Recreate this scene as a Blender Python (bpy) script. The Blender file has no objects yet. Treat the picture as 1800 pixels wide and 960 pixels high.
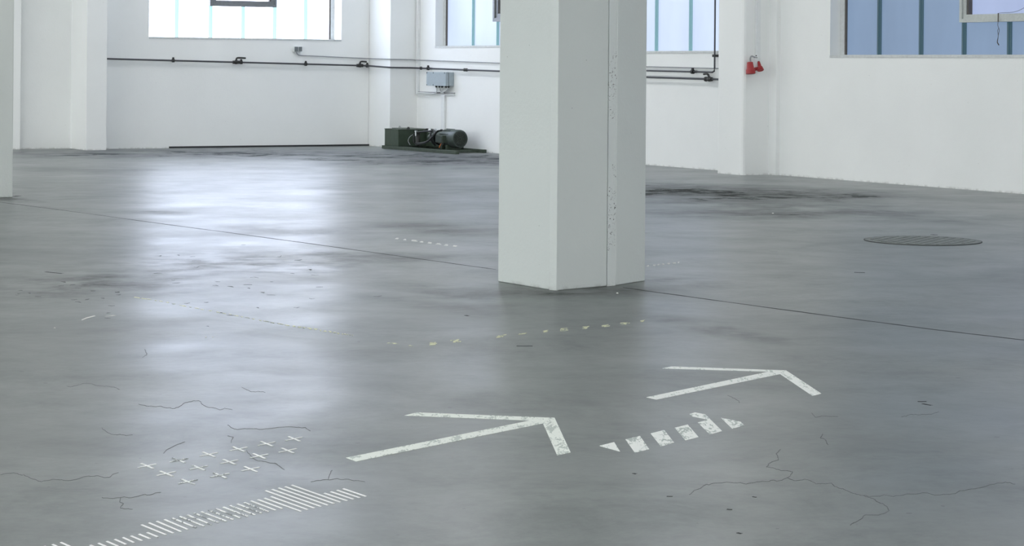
import bpy, bmesh, math, random
from mathutils import Vector, Matrix
random.seed(7)
sc = bpy.context.scene
COL = sc.collection

# ---------------------------------------------------------------- camera geometry (also used to survey positions off the photograph)
FPX, CAMH, ROLL, PCX, PCY = 3800.0, 1.1, 0.008, 900.0, 117.0
def ray(px, py):
    u, v = px-PCX, py-PCY
    return ((u*math.cos(ROLL)+v*math.sin(ROLL))/FPX, 1.0, -(-u*math.sin(ROLL)+v*math.cos(ROLL))/FPX)
def F(px, py, z=0.0):
    d = ray(px, py); t = (z-CAMH)/d[2]
    return Vector((d[0]*t, t, z))
A1, A2, B1, B2 = F(188, 261.8), F(656, 256.1), F(870, 269.3), F(1800, 341.2)
ua = (A2-A1).normalized(); ub = (B2-B1).normalized()
na = Vector((ua.y, -ua.x, 0)); nb = Vector((ub.y, -ub.x, 0))
if na.y > 0: na = -na
if nb.y > 0: nb = -nb
den = ua.x*ub.y-ua.y*ub.x
tt = ((B1.x-A1.x)*ub.y-(B1.y-A1.y)*ub.x)/den
CN = A1+ua*tt
UP = Vector((0, 0, 1))
class Frame:
    def __init__(s, o, u, n): s.o, s.u, s.n = o.copy(), u.copy(), n.copy()
    def P(s, a, d, z=0.0): return s.o+s.u*a+s.n*d+UP*z
    def hit(s, px, py, d=0.0):           # pixel -> (a, z) on the plane at distance d from the wall
        r = Vector(ray(px, py)); p = s.o+s.n*d; cam = Vector((0, 0, CAMH))
        t = (p-cam).dot(s.n)/r.dot(s.n); q = cam+r*t
        return ((q-s.o).dot(s.u), q.z)
WA = Frame(CN, ua, na)     # north wall: a runs right towards the corner, negative on the left
WB = Frame(CN, ub, nb)     # east wall: a runs from the corner towards the camera

# ---------------------------------------------------------------- mesh helpers
class MB:
    def __init__(s): s.bm = bmesh.new()
    def poly(s, pts):
        return s.bm.faces.new([s.bm.verts.new(p) for p in pts])
    def prism(s, pts, z0, z1):
        n = len(pts)
        a = [s.bm.verts.new((p[0], p[1], z0)) for p in pts]
        b = [s.bm.verts.new((p[0], p[1], z1)) for p in pts]
        s.bm.faces.new(a); s.bm.faces.new(b)
        for i in range(n): s.bm.faces.new((a[i], a[(i+1) % n], b[(i+1) % n], b[i]))
        return s
    def box(s, fr, a0, a1, d0, d1, z0, z1):
        c = [fr.P(a, d) for a, d in ((a0, d0), (a1, d0), (a1, d1), (a0, d1))]
        return s.prism(c, z0, z1)
    def tube(s, pts, r, seg=10, r_end=None):
        pts = [Vector(p) for p in pts]; rings = []
        n = len(pts)
        for i, p in enumerate(pts):
            t = (pts[min(i+1, n-1)]-pts[max(i-1, 0)]).normalized()
            h = UP if abs(t.z) < .9 else Vector((1, 0, 0))
            x = t.cross(h).normalized(); y = t.cross(x).normalized()
            rr = r if r_end is None else r+(r_end-r)*i/(n-1)
            rings.append([s.bm.verts.new(p+x*rr*math.cos(k*2*math.pi/seg)+y*rr*math.sin(k*2*math.pi/seg)) for k in range(seg)])
        for a, b in zip(rings, rings[1:]):
            for k in range(seg): s.bm.faces.new((a[k], a[(k+1) % seg], b[(k+1) % seg], b[k]))
        s.bm.faces.new(rings[0]); s.bm.faces.new(rings[-1])
        return s
    def lathe(s, p, axis, prof, seg=24):      # prof: (distance along axis, radius)
        axis = Vector(axis).normalized(); h = UP if abs(axis.z) < .9 else Vector((1, 0, 0))
        x = axis.cross(h).normalized(); y = axis.cross(x).normalized(); rings = []
        for t, r in prof:
            rings.append([s.bm.verts.new(Vector(p)+axis*t+(x*math.cos(k*2*math.pi/seg)+y*math.sin(k*2*math.pi/seg))*max(r, 1e-4)) for k in range(seg)])
        for a, b in zip(rings, rings[1:]):
            for k in range(seg): s.bm.faces.new((a[k], a[(k+1) % seg], b[(k+1) % seg], b[k]))
        s.bm.faces.new(rings[0]); s.bm.faces.new(rings[-1])
        return s
WLOC = {}
def obj(name, mb, mat, parent=None, base=None, smooth=False, bevel=0, **props):
    bm = mb.bm
    bmesh.ops.recalc_face_normals(bm, faces=bm.faces)
    if base is None:
        if parent is not None: base = WLOC[parent.name]
        else:
            vs = [v.co for v in bm.verts]
            base = Vector((sum(v.x for v in vs)/len(vs), sum(v.y for v in vs)/len(vs), min(v.z for v in vs)))
    base = Vector(base)
    for v in bm.verts: v.co -= base
    me = bpy.data.meshes.new(name); bm.to_mesh(me); bm.free()
    if smooth:
        for f in me.polygons: f.use_smooth = True
    me.materials.append(mat)
    o = bpy.data.objects.new(name, me); COL.objects.link(o)
    o.location = base-(WLOC[parent.name] if parent is not None else Vector((0, 0, 0)))
    if parent is not None: o.parent = parent
    WLOC[o.name] = base
    if bevel:
        m = o.modifiers.new('bevel', 'BEVEL'); m.width = bevel; m.segments = 2; m.limit_method = 'ANGLE'
    if smooth:
        m = o.modifiers.new('edge', 'EDGE_SPLIT'); m.split_angle = math.radians(40)
    for k, v in props.items(): o[k] = v
    return o
def empty(name, loc, **props):
    o = bpy.data.objects.new(name, None); COL.objects.link(o); o.location = loc
    o.empty_display_size = .1
    WLOC[o.name] = Vector(loc)
    for k, v in props.items(): o[k] = v
    return o

# ---------------------------------------------------------------- materials
def nt(name):
    m = bpy.data.materials.new(name); m.use_nodes = True
    t = m.node_tree; b = t.nodes['Principled BSDF']
    return m, t, b
def N(t, typ, **kw):
    n = t.nodes.new(typ)
    for k, v in kw.items():
        if k in n.inputs: n.inputs[k].default_value = v
        else: setattr(n, k, v)
    return n
def math_node(t, op, a, b=None, c=None, clamp=False):
    n = t.nodes.new('ShaderNodeMath'); n.operation = op; n.use_clamp = clamp
    for i, v in enumerate((a, b, c)):
        if v is None: continue
        if isinstance(v, (int, float)): n.inputs[i].default_value = v
        else: t.links.new(v, n.inputs[i])
    return n.outputs[0]
def ramp(t, src, lo, hi):
    n = t.nodes.new('ShaderNodeMapRange'); n.clamp = True
    t.links.new(src, n.inputs['Value'])
    n.inputs['From Min'].default_value = lo; n.inputs['From Max'].default_value = hi
    return n.outputs['Result']
def mix(t, fac, a, b):
    n = t.nodes.new('ShaderNodeMix'); n.data_type = 'RGBA'
    if isinstance(fac, (int, float)): n.inputs[0].default_value = fac
    else: t.links.new(fac, n.inputs[0])
    for i, v in ((6, a), (7, b)):
        if isinstance(v, tuple): n.inputs[i].default_value = (*v, 1)
        else: t.links.new(v, n.inputs[i])
    return n.outputs[2]
def noise(t, co, scale, detail=4, rough=.55, dist=0.0):
    n = t.nodes.new('ShaderNodeTexNoise')
    n.inputs['Scale'].default_value = scale; n.inputs['Detail'].default_value = detail
    n.inputs['Roughness'].default_value = rough; n.inputs['Distortion'].default_value = dist
    t.links.new(co, n.inputs['Vector'])
    return n.outputs['Fac']
def geo(t): return N(t, 'ShaderNodeNewGeometry').outputs['Position']
def plain(name, col, rough=.5, metal=0.0, var=.08, scale=30):
    m, t, b = nt(name)
    g = geo(t); f = noise(t, g, scale)
    t.links.new(mix(t, ramp(t, f, .3, .7), tuple(c*(1-var) for c in col), tuple(min(1, c*(1+var)) for c in col)), b.inputs['Base Color'])
    b.inputs['Roughness'].default_value = rough; b.inputs['Metallic'].default_value = metal
    return m
def plaster(name, col, bump=.35, pits=False):
    m, t, b = nt(name)
    g = geo(t)
    f1 = noise(t, g, 1.3, 5); f2 = noise(t, g, 9, 4)
    c = mix(t, ramp(t, f1, .35, .7), tuple(x*.965 for x in col), col)
    c = mix(t, math_node(t, 'MULTIPLY', ramp(t, f2, .55, .8), .25), c, tuple(x*.95 for x in col))
    # scuffed dirty foot of the wall
    sep = N(t, 'ShaderNodeSeparateXYZ'); t.links.new(g, sep.inputs[0])
    low = math_node(t, 'SUBTRACT', 1.0, ramp(t, sep.outputs['Z'], 0.0, .022), clamp=True)
    dirt = math_node(t, 'MULTIPLY', low, ramp(t, noise(t, g, 14, 5, .7), .45, .62))
    c = mix(t, math_node(t, 'MULTIPLY', dirt, .5), c, (.25, .25, .22))
    v2 = N(t, 'ShaderNodeTexVoronoi'); v2.inputs['Scale'].default_value = 9; t.links.new(g, v2.inputs['Vector'])
    c = mix(t, math_node(t, 'MULTIPLY', math_node(t, 'LESS_THAN', v2.outputs['Distance'], .024), .6), c, (.2, .2, .19))
    if pits:
        sp = math_node(t, 'GREATER_THAN', noise(t, g, 70, 3, .7, 1.5), .615)
        pm = math_node(t, 'MULTIPLY', sp, math_node(t, 'GREATER_THAN', noise(t, g, 3.0, 3, .6), .53 if pits == 1 else .66))
        c = mix(t, pm, c, (.06, .06, .055))
    t.links.new(c, b.inputs['Base Color'])
    b.inputs['Roughness'].default_value = .7
    b.inputs['Specular IOR Level'].default_value = .25
    h = math_node(t, 'ADD', math_node(t, 'MULTIPLY', noise(t, g, 60, 3), .35), math_node(t, 'MULTIPLY', noise(t, g, 5, 5), 1.0))
    bp = N(t, 'ShaderNodeBump'); bp.inputs['Strength'].default_value = bump; bp.inputs['Distance'].default_value = .006
    t.links.new(h, bp.inputs['Height']); t.links.new(bp.outputs[0], b.inputs['Normal'])
    return m
M = {}
M['wall'] = plaster('white_plaster', (.86, .875, .87))
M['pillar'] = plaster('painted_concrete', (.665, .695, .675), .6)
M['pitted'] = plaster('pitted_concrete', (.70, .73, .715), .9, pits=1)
M['ceiling'] = plaster('ceiling_paint', (.74, .76, .75))
M['black'] = plain('black_rubber', (.02, .022, .025), .6)
M['pipe'] = plain('galvanised_pipe', (.06, .062, .07), .5, .3)
M['fitting'] = plain('dark_brass_fitting', (.035, .035, .033), .45, .4)
M['conduit'] = plain('grey_conduit', (.30, .31, .33), .5)
M['duct'] = plain('white_plastic_duct', (.76, .78, .79), .45, 0, .03)
M['box_grey'] = plain('grey_enamel', (.36, .42, .46), .4, 0, .04)
M['box_dark'] = plain('dark_grey_plastic', (.14, .16, .17), .5)
M['box_light'] = plain('pale_grey_plastic', (.66, .68, .68), .5)
M['green'] = plain('green_machine_enamel', (.036, .055, .036), .45, 0, .2, 12)
M['green_dull'] = plain('dusty_green_steel', (.048, .066, .048), .6, 0, .3, 25)
M['motor'] = plain('motor_grey_green', (.055, .072, .064), .4, .2, .15, 20)
M['hose'] = plain('black_hose', (.012, .013, .014), .35)
M['steel'] = plain('bright_steel', (.5, .52, .53), .3, .9)
M['orange'] = plain('orange_tag', (.7, .16, .03), .5)
M['red'] = plain('red_plastic', (.34, .022, .026), .38, 0, .06)
M['sash_dark'] = plain('grey_aluminium_sash', (.20, .21, .22), .45, .3)
M['sash_light'] = plain('pale_aluminium_sash', (.50, .53, .52), .45, .2)
M['frame'] = plain('window_frame_paint', (.58, .60, .60), .5)
M['gasket'] = plain('dark_gasket', (.10, .09, .08), .6)
M['cord'] = plain('brown_cord', (.07, .06, .045), .7)
M['iron'] = plain('cast_iron', (.17, .185, .175), .55, .4, .35, 18)
M['iron_dark'] = plain('dark_iron_seam', (.03, .03, .028), .7)
M['crack'] = plain('crack_dirt', (.165, .175, .175), .9, 0, .3, 40)
M['joint'] = plain('joint_filler', (.045, .05, .05), .85, 0, .3, 30)
M['chip_white'] = plain('white_chip', (.8, .8, .76), .6)

def paint(name, col, worn, amount, scale):
    m, t, b = nt(name)
    mp = N(t, 'ShaderNodeMapping'); t.links.new(geo(t), mp.inputs['Vector']); mp.inputs['Scale'].default_value = (1, .3, 1)
    g = mp.outputs[0]
    f = noise(t, g, scale, 5, .65)
    f2 = noise(t, g, scale*.22, 2)
    s = math_node(t, 'ADD', f, math_node(t, 'MULTIPLY', math_node(t, 'SUBTRACT', f2, .5), .9))
    msk = ramp(t, s, amount, amount+.012)
    t.links.new(mix(t, msk, col, worn), b.inputs['Base Color'])
    b.inputs['Roughness'].default_value = .65
    b.inputs['Specular IOR Level'].default_value = .3
    return m
M['paint_arrow'] = paint('worn_arrow_paint', (.95, .985, .93), (.60, .65, .61), .56, 130)
M['paint_arrow_clean'] = paint('arrow_paint', (.97, .99, .97), (.62, .67, .64), .60, 130)
M['paint_block'] = paint('worn_block_paint', (.97, .99, .97), (.52, .57, .55), .545, 110)
M['paint_line'] = paint('line_paint', (.99, .99, .99), (.6, .63, .64), .8, 60)
M['paint_worn'] = paint('flaked_line_paint', (.99, .99, .99), (.30, .32, .33), .54, 200)
M['paint_faded'] = paint('faded_line_paint', (.97, .98, .98), (.36, .38, .39), .53, 200)
M['yellow'] = paint('worn_yellow_paint', (.78, .79, .56), (.42, .45, .38), .54, 60)

def glazing(name, emit, base, strength=1.0):
    m, t, b = nt(name)
    g = geo(t)
    mp = N(t, 'ShaderNodeMapping'); t.links.new(g, mp.inputs['Vector']); mp.inputs['Scale'].default_value = (1, 1, .35)
    f = noise(t, mp.outputs[0], 2.2, 4)
    c = mix(t, ramp(t, f, .3, .7), tuple(x*.94 for x in emit), tuple(x*1.06 for x in emit))
    b.inputs['Base Color'].default_value = (*base, 1)
    b.inputs['Roughness'].default_value = .35
    t.links.new(c, b.inputs['Emission Color']); b.inputs['Emission Strength'].default_value = strength
    return m
M['glass_A'] = glazing('frosted_glass_bright', (.84, .92, 1.15), (.3, .35, .4), 4.6)
M['glass_B'] = glazing('frosted_glass_pale', (.48, .56, .74), (.06, .08, .10), 1.0)
M['glass_R'] = glazing('frosted_glass_dull', (.155, .222, .33), (.03, .04, .06), 1.0)
M['glass_S'] = glazing('clear_sash_glass', (.29, .35, .53), (.04, .05, .07), 1.0)
M['glass_rear'] = glazing('frosted_glass_rear', (.93, .98, 1.0), (.2, .2, .2), 7.5)
M['glass_south'] = glazing('frosted_glass_south', (.95, .97, 1.0), (.2, .2, .2), 5.0)
M['rib_A'] = glazing('glass_rib_bright', (.42, .70, .78), (.2, .3, .3), 1.0)
M['rib_B'] = glazing('glass_rib_pale', (.12, .21, .25), (.1, .2, .2), 1.0)
M['rib_R'] = glazing('glass_rib_dull', (.028, .058, .075), (.02, .04, .05), 1.0)
M['fill_lamp'] = glazing('fill_lamp_glow', (1.0, .985, .95), (.8, .8, .8), 13.0)  # emission for the added ceiling fill panels

# concrete floor: sealed screed, cloudy, with stains and painted shade that have places of their own
def floor_mat():
    m, t, b = nt('sealed_concrete')
    g = geo(t)
    base = mix(t, ramp(t, noise(t, g, .55, 5, .6, .4), .32, .68), (.175, .192, .189), (.25, .268, .266))
    base = mix(t, math_node(t, 'MULTIPLY', ramp(t, noise(t, g, 3.2, 6, .65, .8), .45, .75), .6), base, (.140, .154, .150))
    base = mix(t, math_node(t, 'MULTIPLY', ramp(t, noise(t, g, 1.4, 4, .5), .56, .75), .35), base, (.285, .31, .295))
    # small dark specks and short scuffs
    v = N(t, 'ShaderNodeTexVoronoi'); v.inputs['Scale'].default_value = 5; t.links.new(g, v.inputs['Vector'])
    sp = math_node(t, 'MULTIPLY', math_node(t, 'LESS_THAN', v.outputs['Distance'], .045), math_node(t, 'GREATER_THAN', noise(t, g, 9, 2), .5))
    base = mix(t, math_node(t, 'MULTIPLY', sp, .6), base, (.06, .06, .06))
    base = mix(t, math_node(t, 'MULTIPLY', ramp(t, noise(t, g, 22, 6, .75), .42, .66), .28), base, (.13, .14, .14))
    v3 = N(t, 'ShaderNodeTexVoronoi'); v3.inputs['Scale'].default_value = 11; t.links.new(g, v3.inputs['Vector'])
    fl_ = math_node(t, 'MULTIPLY', math_node(t, 'LESS_THAN', v3.outputs['Distance'], .05), math_node(t, 'GREATER_THAN', noise(t, g, 4, 3), .53))
    base = mix(t, math_node(t, 'MULTIPLY', fl_, .55), base, (.06, .065, .065))
    spec = None
    rough = ramp(t, noise(t, g, 1.1, 5, .6), .3, .7)
    rough = math_node(t, 'ADD', math_node(t, 'MULTIPLY', rough, .12), .28)
    wear = ramp(t, noise(t, g, 1.5, 8, .72, .5), .38, .62)
    spec = math_node(t, 'SUBTRACT', .47, math_node(t, 'MULTIPLY', wear, .34))
    base = mix(t, math_node(t, 'MULTIPLY', ramp(t, noise(t, g, .9, 8, .75, .3), .48, .62), .5), base, (.125, .137, .137))
    stains = []
    def stain(pa, pb, halfw, soft, strength, col, nscale=3.0, nlo=.35, nhi=.6, matt=.22):
        nonlocal base, rough, spec
        a, c = F(*pa), F(*pb)
        mid = (a+c)/2; L = (c-a).length/2; ang = math.atan2(c.y-a.y, c.x-a.x)
        mp = N(t, 'ShaderNodeMapping'); mp.vector_type = 'TEXTURE'
        mp.inputs['Location'].default_value = (mid.x, mid.y, 0); mp.inputs['Rotation'].default_value = (0, 0, ang)
        mp.inputs['Scale'].default_value = (L, halfw, 1)
        t.links.new(g, mp.inputs['Vector'])
        nz = N(t, 'ShaderNodeTexNoise'); nz.inputs['Scale'].default_value = nscale; nz.inputs['Detail'].default_value = 5
        t.links.new(g, nz.inputs['Vector'])
        ln = N(t, 'ShaderNodeVectorMath', operation='LENGTH'); t.links.new(mp.outputs[0], ln.inputs[0])
        d = math_node(t, 'ADD', ln.outputs['Value'], math_node(t, 'MULTIPLY', math_node(t, 'SUBTRACT', nz.outputs['Fac'], .5), .9))
        k = math_node(t, 'SUBTRACT', 1.0, ramp(t, d, 1-soft, 1+soft), clamp=True)
        k = math_node(t, 'MULTIPLY', k, ramp(t, nz.outputs['Fac'], nlo, nhi))
        fine = ramp(t, noise(t, g, nscale*3.5, 6, .7), .3, .62)
        k = math_node(t, 'MULTIPLY', math_node(t, 'MULTIPLY', k, strength*.85), math_node(t, 'ADD', math_node(t, 'MULTIPLY', fine, .6), .4))
        base = mix(t, k, base, col)
        rough = math_node(t, 'ADD', rough, math_node(t, 'MULTIPLY', k, .2))
        spec = math_node(t, 'SUBTRACT', spec, math_node(t, 'MULTIPLY', k, matt), clamp=True)
    stain((1000, 330), (1520, 347), 1.0, .6, 1.1, (.04, .042, .04), 1.0, .1, .4, .36)
    stain((1180, 356), (1700, 385), .7, .6, .7, (.06, .063, .06), 1.6, .35, .55)
    stain((1100, 374), (1420, 380), .4, .5, .7, (.05, .053, .05), 1.6, .3, .5)
    stain((640, 272), (1000, 290), 1.7, .6, 1.0, (.06, .062, .075), 1.0, .15, .5, .4)  # part stain, part dark reflection of the lower east wall painted in
    stain((0, 270), (660, 268), 1.4, .6, 1.0, (.06, .063, .075), .8, .2, .55, .4)  # same along the north wall: staining plus painted-in wall reflection
    stain((20, 300), (300, 296), .8, .5, .4, (.09, .092, .10), .8, .35, .6)
    stain((600, 404), (900, 400), .55, .5, .6, (.07, .075, .08), 1.5)
    stain((560, 452), (900, 440), .5, .5, .45, (.08, .085, .09), 1.5)
    stain((190, 478), (660, 448), .75, .6, .62, (.06, .065, .065), 5.0, .44, .66)
    stain((-60, 505), (330, 492), .6, .6, .75, (.055, .06, .06), 3.5, .38, .62)
    stain((1150, 555), (1360, 602), .12, .4, .6, (.08, .085, .09), 3.0, .3, .6)
    stain((860, 512), (1150, 508), .30, .5, .8, (.06, .062, .055), 2.5, .2, .5)  # dirt and a painted shade line round the large pillar's foot
    stain((1130, 488), (1270, 505), .18, .5, .6, (.07, .072, .068), 3.0, .3, .55)
    stain((-10, 352), (44, 350), .4, .5, .8, (.06, .062, .058), 3.0, .25, .5)
    stain((410, 395), (570, 415), .25, .5, .5, (.08, .085, .085), 2.5, .3, .6)
    stain((200, 372), (330, 376), .2, .4, .6, (.07, .075, .075), 2.5, .3, .55)
    stain((690, 500), (900, 560), .3, .5, .4, (.09, .095, .095), 3.0)
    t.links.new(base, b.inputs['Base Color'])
    t.links.new(rough, b.inputs['Roughness'])
    t.links.new(spec, b.inputs['Specular IOR Level'])
    bp = N(t, 'ShaderNodeBump'); bp.inputs['Strength'].default_value = .25; bp.inputs['Distance'].default_value = .004
    h = math_node(t, 'ADD', noise(t, g, 2.0, 4), math_node(t, 'MULTIPLY', noise(t, g, 25, 4), .15))
    t.links.new(h, bp.inputs['Height']); t.links.new(bp.outputs[0], b.inputs['Normal'])
    return m
M['floor'] = floor_mat()

# ---------------------------------------------------------------- the hall
RA, RB, CEIL = 26.0, 36.0, 4.2
def hall(a, b): return CN-ua*a+ub*b          # a: away from the east wall, b: away from the north wall
fl = MB().prism([hall(-1, -1), hall(RA+1, -1), hall(RA+1, RB+1), hall(-1, RB+1)], -.12, 0)
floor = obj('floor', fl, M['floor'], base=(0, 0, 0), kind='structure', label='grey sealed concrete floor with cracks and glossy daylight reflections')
cl = MB().prism([hall(-1, -1), hall(RA+1, -1), hall(RA+1, RB+1), hall(-1, RB+1)], CEIL, CEIL+.15)
obj('ceiling', cl, M['ceiling'], base=(0, 0, CEIL), kind='structure', label='white painted hall ceiling')

def wall(name, fr, a0, a1, holes, mat, d=0.0, thick=.4, label='', mb=None):
    """solid wall with window openings; holes: (a0, a1, z0, z1)"""
    xs = sorted({a0, a1, *[h[0] for h in holes], *[h[1] for h in holes]})
    zs = sorted({-.1, CEIL, *[h[2] for h in holes], *[h[3] for h in holes]})
    nx, nz = len(xs)-1, len(zs)-1
    def solid(i, k):
        if i < 0 or k < 0 or i >= nx or k >= nz: return False
        mx, mz = (xs[i]+xs[i+1])/2, (zs[k]+zs[k+1])/2
        return not any(h[0] < mx < h[1] and h[2] < mz < h[3] for h in holes)
    own = mb is None
    mb = mb or MB()
    for i in range(nx):
        for k in range(nz):
            if not solid(i, k): continue
            x0, x1, z0, z1 = xs[i], xs[i+1], zs[k], zs[k+1]
            f, r = d, d-thick
            mb.poly([fr.P(x0, f, z0), fr.P(x1, f, z0), fr.P(x1, f, z1), fr.P(x0, f, z1)])
            mb.poly([fr.P(x0, r, z0), fr.P(x1, r, z0), fr.P(x1, r, z1), fr.P(x0, r, z1)])
            if not solid(i-1, k): mb.poly([fr.P(x0, f, z0), fr.P(x0, r, z0), fr.P(x0, r, z1), fr.P(x0, f, z1)])
            if not solid(i+1, k): mb.poly([fr.P(x1, f, z0), fr.P(x1, r, z0), fr.P(x1, r, z1), fr.P(x1, f, z1)])
            if not solid(i, k-1): mb.poly([fr.P(x0, f, z0), fr.P(x1, f, z0), fr.P(x1, r, z0), fr.P(x0, r, z0)])
            if not solid(i, k+1): mb.poly([fr.P(x0, f, z1), fr.P(x1, f, z1), fr.P(x1, r, z1), fr.P(x0, r, z1)])
    if not own: return
    bmesh.ops.remove_doubles(mb.bm, verts=mb.bm.verts, dist=1e-4)
    obj(name, mb, mat, kind='structure', label=label)

WC = Frame(hall(RA, 0), ub, -nb)             # west side, opposite the east wall
WD = Frame(hall(0, RB), -ua, -na)            # south side, behind the camera
ZT = 3.75
winA = (-3.559, -.817, 1.435, ZT)
winB1 = (1.158, 3.6, 1.352, ZT)
winB2 = (5.0, 7.95, 1.272, ZT)
winR = (9.466, 15.4, 1.226, ZT)
winE1, winE2 = (17.6, 23.6, 1.25, ZT), (25.6, 31.6, 1.25, ZT)
mbA = MB()
wall('', WA, -4.4, .5, [winA], M['wall'], mb=mbA)
wall('', WA, -RA-1, -4.4, [], M['wall'], d=-.30, mb=mbA)
bmesh.ops.remove_doubles(mbA.bm, verts=mbA.bm.verts, dist=1e-4)
obj('wall_north', mbA, M['wall'], kind='structure', label='white plastered wall under the brightest window')
wall('wall_east', WB, -.5, RB+.5, [winB1, winB2, winR, winE1, winE2], M['wall'], label='white plastered wall with the pale and the dull blue windows')
holesC = [(2+i*8.0, 8.4+i*8.0, 1.2, ZT) for i in range(4)]
wall('wall_west', WC, -.5, RB+.5, holesC, M['wall'], label='white plastered wall on the window side opposite the machine')
holesD = [(3+i*8.0, 8+i*8.0, 1.4, ZT) for i in range(3)]
wall('wall_south', WD, -.5, RA+.5, holesD, M['wall'], label='white plastered wall behind the viewpoint')

# ---------------------------------------------------------------- windows: frame, frosted channel glass, ribs, opening sash
wn = [0]
def window(fr, hole, depth, ribs, g, rib, frame_mat, label, sash=None, fw=.055):
    wn[0] += 1
    a0, a1, z0, z1 = hole
    root = empty('window_%d' % wn[0], fr.P((a0+a1)/2, -depth, z0), kind='structure', label=label)
    f = MB()
    e = .001
    f.box(fr, a0+e, a0+fw, -depth-.05, -depth, z0+e, z1-e); f.box(fr, a1-fw, a1-e, -depth-.05, -depth, z0+e, z1-e)
    f.box(fr, a0+fw, a1-fw, -depth-.05, -depth, z0+e, z0+.018); f.box(fr, a0+fw, a1-fw, -depth-.05, -depth, z1-.05, z1-e)
    obj('window_frame', f, frame_mat, root)
    q = MB(); q.box(fr, a0+fw, a0+fw+.02, -depth-.05, -depth-.004, z0+.018, z1-.05); q.box(fr, a1-fw-.02, a1-fw, -depth-.05, -depth-.004, z0+.018, z1-.05)
    obj('frame_gasket', q, M['gasket'], root)
    s = MB(); s.box(fr, a0+e, a1-e, -depth+.001, .006, z0-.012, z0+.010)
    obj('window_sill', s, M['frame'], root)
    gm = MB(); gm.box(fr, a0+fw, a1-fw, -depth-.034, -depth-.022, z0+.018, z1-.05)
    obj('glazing', gm, M[g], root)
    for r in ribs:
        m = MB(); w = .026
        m.box(fr, r-w, r-w*.35, -depth-.022, -depth-.006, z0+.018, z1-.05)
        m.box(fr, r-w*.35, r+w*.25, -depth-.022, -depth+.004, z0+.018, z1-.05)
        m.box(fr, r+w*.25, r+w, -depth-.022, -depth-.006, z0+.018, z1-.05)
        obj('glass_rib', m, M[rib], root)
    if sash:
        s0, s1, sz0, sz1, rail, sm, sg, d0 = sash
        m = MB()
        for k, (ins, out) in enumerate(((0, .02), (rail*.45, 0))):
            w = rail*.45 if k == 0 else rail*.55
            x0, x1, y0, y1 = s0+ins, s1-ins, sz0+ins, sz1-ins
            df = -depth+d0+(0 if k else .018)
            m.box(fr, x0, x0+w, -depth+.004, df, y0, y1); m.box(fr, x1-w, x1, -depth+.004, df, y0, y1)
            m.box(fr, x0+w, x1-w, -depth+.004, df, y0, y0+w); m.box(fr, x0+w, x1-w, -depth+.004, df, y1-w, y1)
        so = obj('opening_sash', m, sm, root)
        q = MB(); ins = rail
        q.box(fr, s0+ins, s0+ins+.018, -depth+.004, -depth+d0-.012, sz0+ins, sz1-ins)
        q.box(fr, s1-ins-.018, s1-ins, -depth+.004, -depth+d0-.012, sz0+ins, sz1-ins)
        obj('sash_gasket', q, M['gasket'], so)
        gq = MB(); gq.box(fr, s0+ins, s1-ins, -depth+.006, -depth+.014, sz0+ins, sz1-ins)
        obj('sash_glass', gq, M[sg], so)
    return root

dA, dB = .24, .125
ribsA = [WA.hit(x, 70, -dA)[0] for x in (310.9, 370.4, 427.5, 483.2, 537.6)]
sA0, sA1 = WA.hit(369, 9, -dA+.08)[0], WA.hit(486.5, 14, -dA+.08)[0]
zA = (WA.hit(369, 9, -dA+.08)[1]+WA.hit(486.5, 14.5, -dA+.08)[1])/2
window(WA, winA, dA, ribsA, 'glass_A', 'rib_A', M['frame'], 'tall frosted glass window, the brightest, with a dark grey opening sash', sash=(sA0, sA1, zA, 2.75, .078, M['sash_dark'], 'glass_A', .07), fw=.05)
ribsB = [WB.hit(830, 80, -dB)[0]]; ribsB.append(ribsB[0]+.64)
sB0 = WB.hit(868, 30, -dB+.07)[0]; zB = WB.hit(872, 38, -dB+.07)[1]
window(WB, winB1, dB, ribsB, 'glass_B', 'rib_B', M['frame'], 'pale frosted window over the grey electrical box', sash=(sB0, 3.45, zB, 3.0, .10, M['sash_dark'], 'glass_B', .07))
ribs2 = [WB.hit(x, 87, -dB)[0] for x in (1152, 1212)]; ribs2 = [ribs2[0]-.6]+ribs2
window(WB, winB2, dB, ribs2, 'glass_B', 'rib_B', M['frame'], 'pale frosted window between the large pillar and the wall column', fw=.05)
ribsR = [WB.hit(x, 98, -dB)[0] for x in (1543.5, 1617, 1692.6, 1772.4)]
stp = ribsR[3]-ribsR[2]
ribsR += [ribsR[3]+stp*k for k in range(1, 6) if ribsR[3]+stp*k < 15.2]
sR0 = WB.hit(1688, 37, -dB+.08)[0]; zR = WB.hit(1740, 38.5, -dB+.08)[1]
window(WB, winR, dB, ribsR, 'glass_R', 'rib_R', M['frame'], 'dull blue frosted window with a pale aluminium opening sash', sash=(sR0, sR0+1.9, zR, 3.0, .072, M['sash_light'], 'glass_S', .075), fw=.07)
for k, hl in enumerate((winE1, winE2)):
    window(WB, hl, dB, [hl[0]+.62*j for j in range(1, 9)], 'glass_B', 'rib_B', M['frame'], 'frosted window further along the east wall, number %d past the dull blue one' % (k+1))
for k, hl in enumerate(holesC):
    window(WC, hl, dB, [hl[0]+.64*j for j in range(1, 10)], 'glass_rear', 'rib_B', M['frame'], 'frosted window of the west wall, %s from the north' % ('first', 'second', 'third', 'fourth')[k])
for k, hl in enumerate(holesD):
    window(WD, hl, dB, [hl[0]+.62*j for j in range(1, 8)], 'glass_south', 'rib_B', M['frame'], 'frosted window of the south wall, %s from the east' % ('first', 'second', 'third')[k])

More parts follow.
